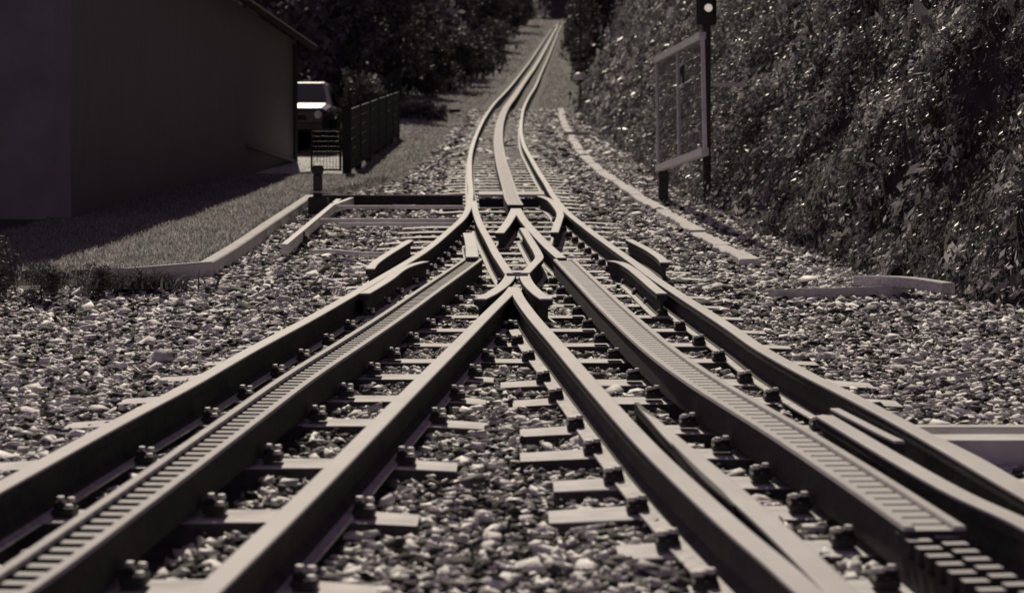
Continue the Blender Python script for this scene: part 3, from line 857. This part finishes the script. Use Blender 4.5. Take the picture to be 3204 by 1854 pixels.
# ------------------------------------------------------------------ leaves, hedges and trees
def leaf_cloud(pts, nrm_r, size, seed):
    r = np.random.default_rng(seed); n = len(pts)
    a = r.normal(size=(n, 3)); a /= np.linalg.norm(a, axis=1)[:, None]
    b = np.cross(a, r.normal(size=(n, 3))); b /= np.linalg.norm(b, axis=1)[:, None]
    s = (size * r.uniform(.6, 1.4, n))[:, None]
    v = np.stack([pts - a * s, pts + b * s * .45, pts + a * s, pts - b * s * .45], 1).reshape(-1, 3)
    f = np.arange(n * 4).reshape(-1, 4)
    return v, f, np.repeat(np.clip(r.normal(.9, .35, n), .3, 1.8), 4)
def crown_pts(h, rad, n, seed, lobes=14, base=.25, conic=False):
    r = np.random.default_rng(seed); out = []
    per = n // lobes
    for i in range(lobes):
        t = r.uniform(base, 1.0)
        rr = rad * (1 - (t - base) / (1 - base) * .85) if conic else rad * math.sqrt(max(.08, 1 - ((t - .6) / .45) ** 2))
        an = r.uniform(0, 6.283); q = rr * r.uniform(.25, .85)
        c = np.array((q * math.cos(an), q * math.sin(an), t * h))
        lr = rad * r.uniform(.28, .5)
        d = r.normal(size=(per, 3)); d /= np.linalg.norm(d, axis=1)[:, None]
        d *= (r.uniform(.35, 1.05, per) ** .6)[:, None] * lr
        d[:, 2] *= .75
        out.append(c + d)
    return np.vstack(out)
TREES = {}
def tree_proto(kind, h, rad, n, size, seed, material, conic=False, lobes=14, base=.25):
    root = bpy.data.objects.new(kind, None); COL.objects.link(root)
    r = random.Random(seed)
    m = MB().tube([(0, 0, -.6), (.03, 0, h * .2), (-.05, .04, h * .45), (.05, 0, h * .85)], [h * .030, h * .024, h * .016, h * .004], 8)
    for k in range(9):
        t = r.uniform(base, .8); an = r.uniform(0, 6.28); L = rad * r.uniform(.5, .85)
        m.tube([(0, 0, h * t), (L * .5 * math.cos(an), L * .5 * math.sin(an), h * t + L * .25), (L * math.cos(an), L * math.sin(an), h * t + L * .4)], [h * .011, h * .007, h * .002], 6)
    m.build('trunk', M['bark'], root)
    v, f, t = leaf_cloud(crown_pts(h, rad, n, seed, lobes, base, conic), None, size, seed)
    c = np_mesh('crown', v, f, material, root, t)
    return root
def put_tree(root, first, x, y, rz, s, label, cat='tree', group='trees closing the view'):
    if first: o = root
    else:
        o = root.copy(); COL.objects.link(o)
        for ch in list(root.children):
            c = ch.copy(); COL.objects.link(c); c.parent = o
    o.location = (x, y, float(ground_z(x, y)))
    o.rotation_euler = (0, 0, rz); o.scale = (s, s, s)
    return tag(o, label, cat, group)
tA = tree_proto('broadleaf_tree', 9, 3.3, 9000, .16, 41, M['leaf'], lobes=22, base=.12)
tB = tree_proto('dark_conifer', 10, 2.2, 8000, .15, 42, M['leaf'], conic=True, lobes=26, base=.03)
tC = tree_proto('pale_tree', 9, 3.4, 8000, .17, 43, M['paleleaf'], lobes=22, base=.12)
spec = [
    (tB, -3.6, 62, .2, .62, 'dark conifer standing behind the low clipped hedge'),
    (tB, -5.6, 64, 1.4, .85, 'dark conifer left of the hedge, half behind the parked car'),
    (tB, -4.4, 74, 2.2, .85, 'tall dark conifer behind the hedge conifer, beside the meadow'),
    (tA, -6.9, 76, 2.0, 1.15, 'broad dark leafy tree above the car and fence'),
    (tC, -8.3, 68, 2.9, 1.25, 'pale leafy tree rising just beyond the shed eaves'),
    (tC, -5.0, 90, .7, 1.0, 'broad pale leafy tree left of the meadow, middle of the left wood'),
    (tB, -3.2, 104, 4.0, .8, 'dark conifer beside the small warning post on the meadow edge'),
    (tA, -4.6, 126, 3.6, .9, 'leafy tree near the top of the left meadow edge'),
    (tC, -9.5, 118, 1.1, 1.35, 'pale leafy tree catching light at the top centre left'),
    (tC, -13, 95, 3.1, 1.35, 'pale leafy tree glimpsed beyond the shed roof'),
    (tA, -2.6, 158, 5.0, .8, 'far leafy tree left of where the track vanishes'),
    (tC, -6.6, 150, 3.0, 1.2, 'pale leafy tree left of the upper meadow, between darker ones'),
    (tA, -1.4, 190, 2.2, .9, 'far leafy tree, third along the upper left meadow edge'),
    (tC, -3.6, 210, 1.8, 1.3, 'pale far tree by the left edge of the upper meadow'),
    (tA, .2, 228, .2, .9, 'far leafy tree, fourth along the upper left meadow edge'),
    (tB, 1.6, 268, 1.2, .9, 'far conifer just left of where the track disappears'),
    (tA, -7.0, 255, 1.9, 2.0, 'large far leafy tree in the distant wood at top left'),
    (tC, 2.0, 330, 2.5, 1.3, 'pale far tree behind the point where the track vanishes'),
    (tC, -6.5, 320, 4.4, 1.9, 'pale far tree left of the vanishing track'),
    (tA, 13, 322, 3.3, 1.3, 'far leafy tree just right above the vanishing track'),
    (tA, 8.0, 352, 1.3, 2.0, 'large far leafy tree straight above the end of the track'),
    (tC, -9.0, 360, 2.3, 2.2, 'pale large tree at the top centre of the wood'),
    (tA, -20, 330, 2.8, 2.4, 'large leafy tree deep in the top left wood'),
    (tA, 18, 345, .8, 2.2, 'large dark tree on the far right of the wood'),
    (tB, 4.4, 92, .5, .8, 'dark conifer right of the track, next to the white dome lamp'),
    (tB, 5.6, 84, 1.9, 1.0, 'dark conifer behind the left end of the bank'),
    (tB, 5.2, 112, 2.4, .9, 'dark conifer crowding the right side of the upper track'),
    (tB, 6.2, 128, 5.2, 1.2, 'tall dark conifer at the back right of the upper track'),
    (tA, 8.8, 100, .3, 1.3, 'broad dark tree behind the top of the bank'),
    (tB, 6.2, 160, 3.2, 1.0, 'dark conifer at the last bend on the right'),
    (tB, 7.9, 205, 4.4, 1.3, 'far dark conifer right of the last straight of track'),
    (tA, 12.0, 255, 2.6, 1.5, 'far leafy tree right of the last straight of track'),
]
seen = set()
for (t_, x, y, rz, s, lab) in spec:
    put_tree(t_, t_.name.split('.')[0] not in seen, x, y, rz, s, lab); seen.add(t_.name.split('.')[0])
# tall trees on top of the bank: they shade its right-hand part
tD = tree_proto('overhanging_tree', 13, 6.2, 5600, .24, 44, M['leaf'], lobes=24, base=.2)
first = True
for (x, y, rz, s, lab) in ((9.0, 34.5, .4, .95, 'tall overhanging tree on the bank top, farthest of the three'), (7.3, 28.0, 2.2, .95, 'tall overhanging tree on the bank top, between two others'), (7.6, 21.0, 4.1, .8, 'tall overhanging tree on the bank top, nearest of the three')):
    o = put_tree(tD, first, x, y, rz, s, lab, group='trees on top of the bank'); first = False
    o.location.z = float(P(y)) + BH - .6

tE = tree_proto('dark_bush', 2.0, 1.1, 2600, .075, 47, M['leaf'], lobes=14, base=.1)
first = True
for (x, y, rz, s, lab) in ((-2.9, 72, .3, 1.0, 'dark bush at the left meadow edge, nearest the clipped hedge'), (-2.5, 80, 1.3, 1.1, 'dark bush at the left meadow edge, second uphill from the clipped hedge'),
                           (-2.1, 89, 2.3, 1.1, 'dark bush at the left meadow edge, third uphill from the clipped hedge'), (-1.75, 99, 4.3, 1.1, 'dark bush at the left meadow edge, fourth uphill from the clipped hedge'),
                           (-1.4, 116, 5.3, 1.2, 'dark bush at the left meadow edge, just above the squat posts'), (-1.0, 138, 3.3, 1.3, 'dark bush high on the left meadow edge, above the others'),
                           (3.7, 96, .9, 1.1, 'dark bush close to the right rail, nearest of the right hand row'), (4.0, 112, 2.9, 1.1, 'dark bush close to the right rail, second of the right hand row'),
                           (4.5, 130, 4.9, 1.2, 'dark bush close to the right rail, third of the right hand row'), (5.1, 152, 1.9, 1.3, 'dark bush close to the right rail, fourth of the right hand row'),
                           (6.2, 185, 3.9, 1.4, 'dark bush close to the right rail, last of the right hand row')):
    put_tree(tE, first, x, y, rz, s, lab, 'bush', 'bushes beside the upper track'); first = False

def hedge(name, c, d, n, size, seed, label, material='leaf', cat='hedge'):
    r = np.random.default_rng(seed)
    root = empty(name, c, label, cat)
    p = (r.uniform(-1, 1, (n, 3)) * np.array((d[0] / 2, d[1] / 2, 1)))
    p[:, 2] = d[2] * r.uniform(0, 1, n) ** .7
    p[:, 2] *= 1 + .10 * smooth_noise(p[:, 0] * 3, p[:, 1] * 3, 1.0, seed)
    p += r.normal(0, .03, (n, 3))
    v, f, t = leaf_cloud(p, None, size, seed)
    np_mesh('foliage', v, f, M[material], root, t)
    st_ = MB()
    for k in range(7): st_.tube([(c[0] + (k / 6 - .5) * d[0] * .8, c[1], c[2] - .1), (c[0] + (k / 6 - .5) * d[0] * .85, c[1] + .05, c[2] + d[2] * .7)], [.02, .008], 6)
    st_.build('stems', M['bark'], root)
    return root
p = at(1318, 382, GR)
hedge('low_hedge', (float(p[0]), float(p[1]) + .5, float(p[2]) + .05), (1.35, 1.0, .48), 2600, .06, 51, 'low clipped hedge at the end of the fence on the meadow', 'hedgeleaf')
hedge('overgrown_hedge', (-2.98, 42.0, float(P(42.0)) + GR - .2), (.55, 7.0, 1.35), 7000, .07, 52, 'dark overgrown hedge with lit top behind the track fence')

for (u, v, rz, s, lab) in ((-60, 975, .4, .22, 'added dark low shrub standing in for shade at the left edge of the gravel'), (130, 945, 1.9, .15, 'added dark low shrub standing in for shade on the gravel edge, second from the left edge'), (310, 925, 3.1, .13, 'added dark low shrub standing in for shade beside the weeds at the kerb end'), (-10, 900, 4.4, .20, 'added dark low shrub standing in for shade, behind the one at the left edge')):
    p = at(u, v, GR)  # shrubs added as dark shapes in place of cast shade on the gravel
    put_tree(tE, False, float(p[0]), float(p[1]), rz, s, lab, 'shrub', 'added low shrubs standing in for shade')

# weeds at the near corner of the kerb
root = empty('weed_clump', tuple(at(420, 905, GR)), 'dark ragged clump of weeds at the near end of the kerb', 'weeds')
r = np.random.default_rng(61); n = 700
c = at(430, 905, GR)
x = c[0] + r.normal(0, .18, n); y = c[1] + r.normal(0, .18, n)
v, f, t = blades(x, y, np.full(n, c[2]), .16, .022, (.25, -.35, .8), 62, .6)
np_mesh('weed_leaves', v - np.array(root.location), f, M['leaf'], root, t)

# ------------------------------------------------------------------ fence, gate, path, car
yf0, yf1, xf = 31.6, 45.5, -2.62
root = empty('track_fence', (xf, yf0, float(P(yf0)) + GR), 'dark board fence with posts running along the left meadow', 'fence')
fh = 1.12
for i, t in enumerate(np.linspace(0, 1, 7)):
    y = yf0 + (yf1 - yf0) * t; w = .11 if i else .14
    MB().box((xf, y, P(y) + GR + fh / 2 - .05), (w, .1, fh + .1), 0, .01).build('fence_post', M['board'], root)
pth = np.array([(xf + .03, y, P(y) + GR) for y in np.linspace(yf0, yf1, 24)])
for k in range(6):
    z0 = .10 + k * .165
    MB().sweep(pth, [(-.012, z0), (-.012, z0 + .15), (.012, z0 + .15), (.012, z0)]).build('fence_board', M['board'], root)
root = empty('mesh_gate', (-3.0, yf0, float(P(yf0)) + GR), 'low wire mesh gate beside the near fence post, pale path behind', 'gate')
gx0, gx1, gz = -3.18, -2.72, float(P(yf0)) + GR + .12
g_ = MB()
for xx in (gx0, gx1): g_.box((xx, yf0, gz + .32), (.03, .03, .68))
for zz in (0, .64): g_.box(((gx0 + gx1) / 2, yf0, gz + zz), (gx1 - gx0, .028, .03))
g_.build('gate_frame', M['iron'], root)
w_ = MB()
for xx in np.arange(gx0 + .04, gx1, .05): w_.tube([(xx, yf0, gz), (xx, yf0, gz + .64)], .004, 5)
for zz in np.arange(.05, .64, .08): w_.tube([(gx0, yf0, gz + zz), (gx1, yf0, gz + zz)], .003, 5)
w_.build('gate_mesh', M['iron'], root)
xs = np.linspace(-7.5, -2.75, 12); ys = np.linspace(32.6, 37.6, 12)
GX, GY = np.meshgrid(xs, ys)
gv = np.stack([GX, GY, ground_z(GX, GY) + .03], -1).reshape(-1, 3); ii = np.arange(144).reshape(12, 12)
gf = np.stack([ii[:-1, :-1], ii[:-1, 1:], ii[1:, 1:], ii[1:, :-1]], -1).reshape(-1, 4)
tag(np_mesh('path', gv, gf, M['path']), kind='structure')

# parked car, nose towards the camera
cy, cx = 38.4, -4.32
cz = float(ground_z(cx, cy + 1.5)) - .02
root = empty('parked_car', (cx, cy, cz), 'dark parked car facing us behind the fence, sun on its roof', 'car')
sec = [  # y, half width, z bottom, z waist, z top, half width top
    (0.00, .66, .35, .55, .62, .60), (.10, .78, .24, .62, .72, .72), (.55, .83, .20, .70, .82, .76), (1.00, .84, .20, .78, .90, .74),
    (1.62, .85, .20, .86, 1.36, .60), (2.1, .85, .20, .88, 1.43, .60), (3.0, .85, .20, .88, 1.42, .60), (3.55, .84, .22, .88, 1.34, .58), (3.95, .80, .26, .84, .92, .70), (4.1, .70, .36, .70, .80, .62)]
vv, ff = [], []
for (y, hw, zb, zw, zt, ht) in sec:
    ring = [(-hw * .9, zb), (-hw, zb + .12), (-hw, zw - .06), (-hw * .97, zw), (-ht, zt - .05), (-ht * .86, zt), (ht * .86, zt), (ht, zt - .05), (hw * .97, zw), (hw, zw - .06), (hw, zb + .12), (hw * .9, zb)]
    vv += [(cx + a, cy + y, cz + b_) for a, b_ in ring]
n = 12
for i in range(len(sec) - 1):
    for k in range(n):
        ff.append((i * n + k, i * n + (k + 1) % n, (i + 1) * n + (k + 1) % n, (i + 1) * n + k))
ff.append(tuple(range(n - 1, -1, -1))); ff.append(tuple(range((len(sec) - 1) * n, len(sec) * n)))
MB().add(vv, ff).build('car_body', M['car'], root)
MB().add([(cx - .66, cy + 1.045, cz + .945), (cx + .66, cy + 1.045, cz + .945), (cx + .52, cy + 1.585, cz + 1.345), (cx - .52, cy + 1.585, cz + 1.345)], [(0, 1, 2, 3)]).build('windscreen', M['glass'], root)
for s in (-1, 1):
    MB().add([(cx + s * .818, cy + 1.4, cz + .93), (cx + s * .818, cy + 3.4, cz + .93), (cx + s * .655, cy + 3.2, cz + 1.30), (cx + s * .655, cy + 1.75, cz + 1.30)], [(0, 1, 2, 3)] if s > 0 else [(3, 2, 1, 0)]).build('side_window', M['glass'], root)
    MB().lathe((cx + s * .58, cy + .03, cz + .58), [(.02, -.05), (.075, -.03), (.085, .03), (.08, .08)], 14, 'y').build('headlight', M['chrome'], root)
    MB().box((cx + s * .93, cy + 1.35, cz + .98), (.16, .08, .12), 0, .03).build('wing_mirror', M['car'], root)
    for yy in (.72, 3.25):
        w0 = MB().lathe((cx + s * .80, cy + yy, cz + .30), [(.20, -.09), (.30, -.08), (.31, 0), (.30, .08), (.20, .09)], 20, 'x').build('wheel', M['tyre'], root)
        MB().lathe((cx + s * .80, cy + yy, cz + .30), [(.05, -.10), (.19, -.095), (.19, .095), (.05, .10)], 16, 'x').build('rim', M['pipe'], w0)
MB().box((cx, cy - .03, cz + .36), (1.4, .10, .14), 0, .04).build('bumper', M['iron'], root)
MB().box((cx, cy - .01, cz + .52), (.7, .05, .09), 0, .02).build('grille', M['tyre'], root)

# ------------------------------------------------------------------ framed mesh panel, signal, marker posts
A = dict(TL=at_y(2055, 188, 27.0), TR=at_y(2198, 112, 22.7), BR=at_y(2206, 474, 22.7), BL=at_y(2060, 527, 27.0))
gzA = float(P(27)) + GR
root = empty('framed_mesh_panel', (float(A['BL'][0]), 27.0, gzA), 'grey framed wire mesh panel standing in front of the grassy bank', 'panel')
def bar(p, q, w, name, material, parent=None):
    p, q = np.array(p), np.array(q)
    return MB().tube([p, q], w * .62, 4).build(name, M[material], parent)
def box_bar(p, q, w, name, material, parent):
    p, q = np.array(p, float), np.array(q, float); t = q - p; L = np.linalg.norm(t); t /= L
    up = np.array((0, 0, 1.0)) if abs(t[2]) < .8 else np.array((0, 1.0, 0))
    s = np.cross(t, up); s /= np.linalg.norm(s); u = np.cross(s, t)
    vv = [e + s * a * w / 2 + u * b * w / 2 for e in (p, q) for (a, b) in ((-1, -1), (1, -1), (1, 1), (-1, 1))]
    return MB().add(vv, [(3, 2, 1, 0), (4, 5, 6, 7), (0, 1, 5, 4), (1, 2, 6, 5), (2, 3, 7, 6), (3, 0, 4, 7)]).build(name, M[material], parent)
box_bar(A['TL'], A['TR'], .08, 'top_rail', 'frame', root)
box_bar(A['BL'], A['BR'], .085, 'bottom_rail', 'frame', root)
box_bar(A['BL'], A['TL'], .045, 'frame_upright', 'frame', root)
box_bar(A['BR'], A['TR'], .045, 'frame_upright', 'frame', root)
mT, mB = (A['TL'] + A['TR']) / 2 + (0, 0, -.03), (A['BL'] + A['BR']) / 2 + (0, 0, .03)
box_bar(mB, mT, .045, 'mullion', 'frame', root)
m = MB()
for t in np.linspace(0, 1, 62)[1:-1]:
    a, b = A['BL'] + (A['BR'] - A['BL']) * t, A['TL'] + (A['TR'] - A['TL']) * t
    m.tube([a, b], .0022, 3, False)
for t in np.linspace(0, 1, 32)[1:-1]:
    a, b = A['BL'] + (A['TL'] - A['BL']) * t, A['BR'] + (A['TR'] - A['BR']) * t
    m.tube([a, b], .0022, 3, False)
m.build('wire_mesh', M['mesh'], root)
c = (A['BL'] + A['BR']) / 2 * .26 + (A['TL'] + A['TR']) / 2 * .74 + (A['BR'] - A['BL']) * .085
tv = (A['BR'] - A['BL']); tv /= np.linalg.norm(tv); an = math.atan2(tv[1], tv[0])
MB().box(c, (.26, .03, .22), an, .01).build('small_plate', M['board'], root)
for dz in (-.13, .13): MB().box(c + (0, 0, dz), (.28, .04, .035), an).build('plate_edge', M['frame'], root)
fp = A['BL'] + (.06, -.1, 0)
MB().box((fp[0], fp[1], (gzA + fp[2]) / 2 - .1), (.13, .12, fp[2] - gzA + .3), 0, .01).build('support_post', M['iron'], root)

ym = 25.6
root = empty('signal_post', ((2211 - CU) / F_PX * ym, ym, float(P(ym)) + GR), 'dark signal mast with a round white lamp at its head', 'signal')
xm = (2211 - CU) / F_PX * ym
zt = (CV - 70) / F_PX * ym
MB().box((xm, ym, (float(P(ym)) + GR + zt) / 2 - .1), (.10, .10, zt - float(P(ym)) - GR + .3), 0, .012).build('mast', M['iron'], root)
MB().box((xm - .005, ym, zt + .22), (.26, .14, .50), 0, .05).build('signal_head', M['iron'], root)
zl = (CV - 28) / F_PX * ym
MB().lathe((xm + .015, ym - .09, zl), [(.066, .05), (.066, -.03), (.058, -.03), (.058, .02)], 16, 'y').build('lamp_hood', M['iron'], root)
MB().lathe((xm + .015, ym - .085, zl), [(.052, .02), (.050, -.005), (.030, -.016), (.005, -.02)], 16, 'y').build('signal_lamp', emis('lit lamp', (1, .9, .78), .42), root)
za = (CV - 265) / F_PX * ym
MB().box((xm + .29, ym, za), (.46, .08, .05), 0, .01).build('side_arm', M['frame'], root)

def marker(u, vtop, vbot, label, name, kind, w=.1):
    p = at(u, vbot, GR); y = p[1]
    zt_ = (CV - vtop) / F_PX * y
    root = empty(name, (float(p[0]), float(y), float(ground_z(p[0], y))), label, 'marker', 'marker posts beside the track')
    MB().box((p[0], y, (p[2] + zt_) / 2 - .1), (w, w, zt_ - p[2] + .2), 0, .01).build('post', M['iron'], root)
    return root, p, zt_
ymk = 62.0
pk = at_y(1737, 187 * 1.2714, ymk)
root = empty('dome_lamp', (float(pk[0]), ymk, float(ground_z(pk[0], ymk))), 'slim dark pole carrying a white dome lamp shade by the far end of the bank', 'lamp')
xk = (1812 - CU) / F_PX * ymk; zk = (CV - 248) / F_PX * ymk
root.location.x = xk
gz_ = float(ground_z(xk, ymk))
MB().box((xk + .04, ymk + .05, (gz_ + zk + 6.0) / 2), (.06, .06, zk + 6.0 - gz_), 0, .01).build('pole', M['iron'], root)
MB().lathe((xk, ymk - .1, zk - .02), [(.20, 0), (.205, .02), (.19, .10), (.14, .17), (.07, .21), (.01, .22)], 18).build('dome_shade', M['white'], root)
MB().tube([(xk + .04, ymk + .03, zk + .1), (xk, ymk - .1, zk + .24)], .02, 6).build('lamp_arm', M['iron'], root)
root, p, zt_ = marker(1543, 200, 242, 'small dark post with a white triangular cap on the meadow edge', 'triangle_marker', 0, .12)
MB().add([(p[0] - .17, p[1] - .08, zt_), (p[0] + .17, p[1] - .08, zt_), (p[0], p[1] - .02, zt_ + .45), (p[0] - .17, p[1] + .08, zt_), (p[0] + .17, p[1] + .08, zt_)], [(0, 1, 2), (1, 4, 2), (4, 3, 2), (3, 0, 2), (0, 3, 4, 1)]).build('triangle_cap', M['white'], root)
root, p, zt_ = marker(1563, 216, 233, 'squat dark post right of the triangular marker', 'squat_post', 0, .16)
MB().lathe((p[0], p[1], zt_), [(.10, 0), (.09, .04), (.03, .07)], 10).build('post_cap', M['iron'], root)
root, p, zt_ = marker(1616, 142, 157, 'small dark post farther up the left side of the track', 'squat_post', 0, .2)
MB().lathe((p[0], p[1], zt_), [(.12, 0), (.10, .05), (.03, .09)], 10).build('post_cap', M['iron'], root)
p = at(1420, 347, GR + .1)
tag(MB().box(p, (.40, .22, .08), 0, .012).build('dark_slab', M['board']), 'flat dark slab lying on the meadow right of the hedge', 'slab')
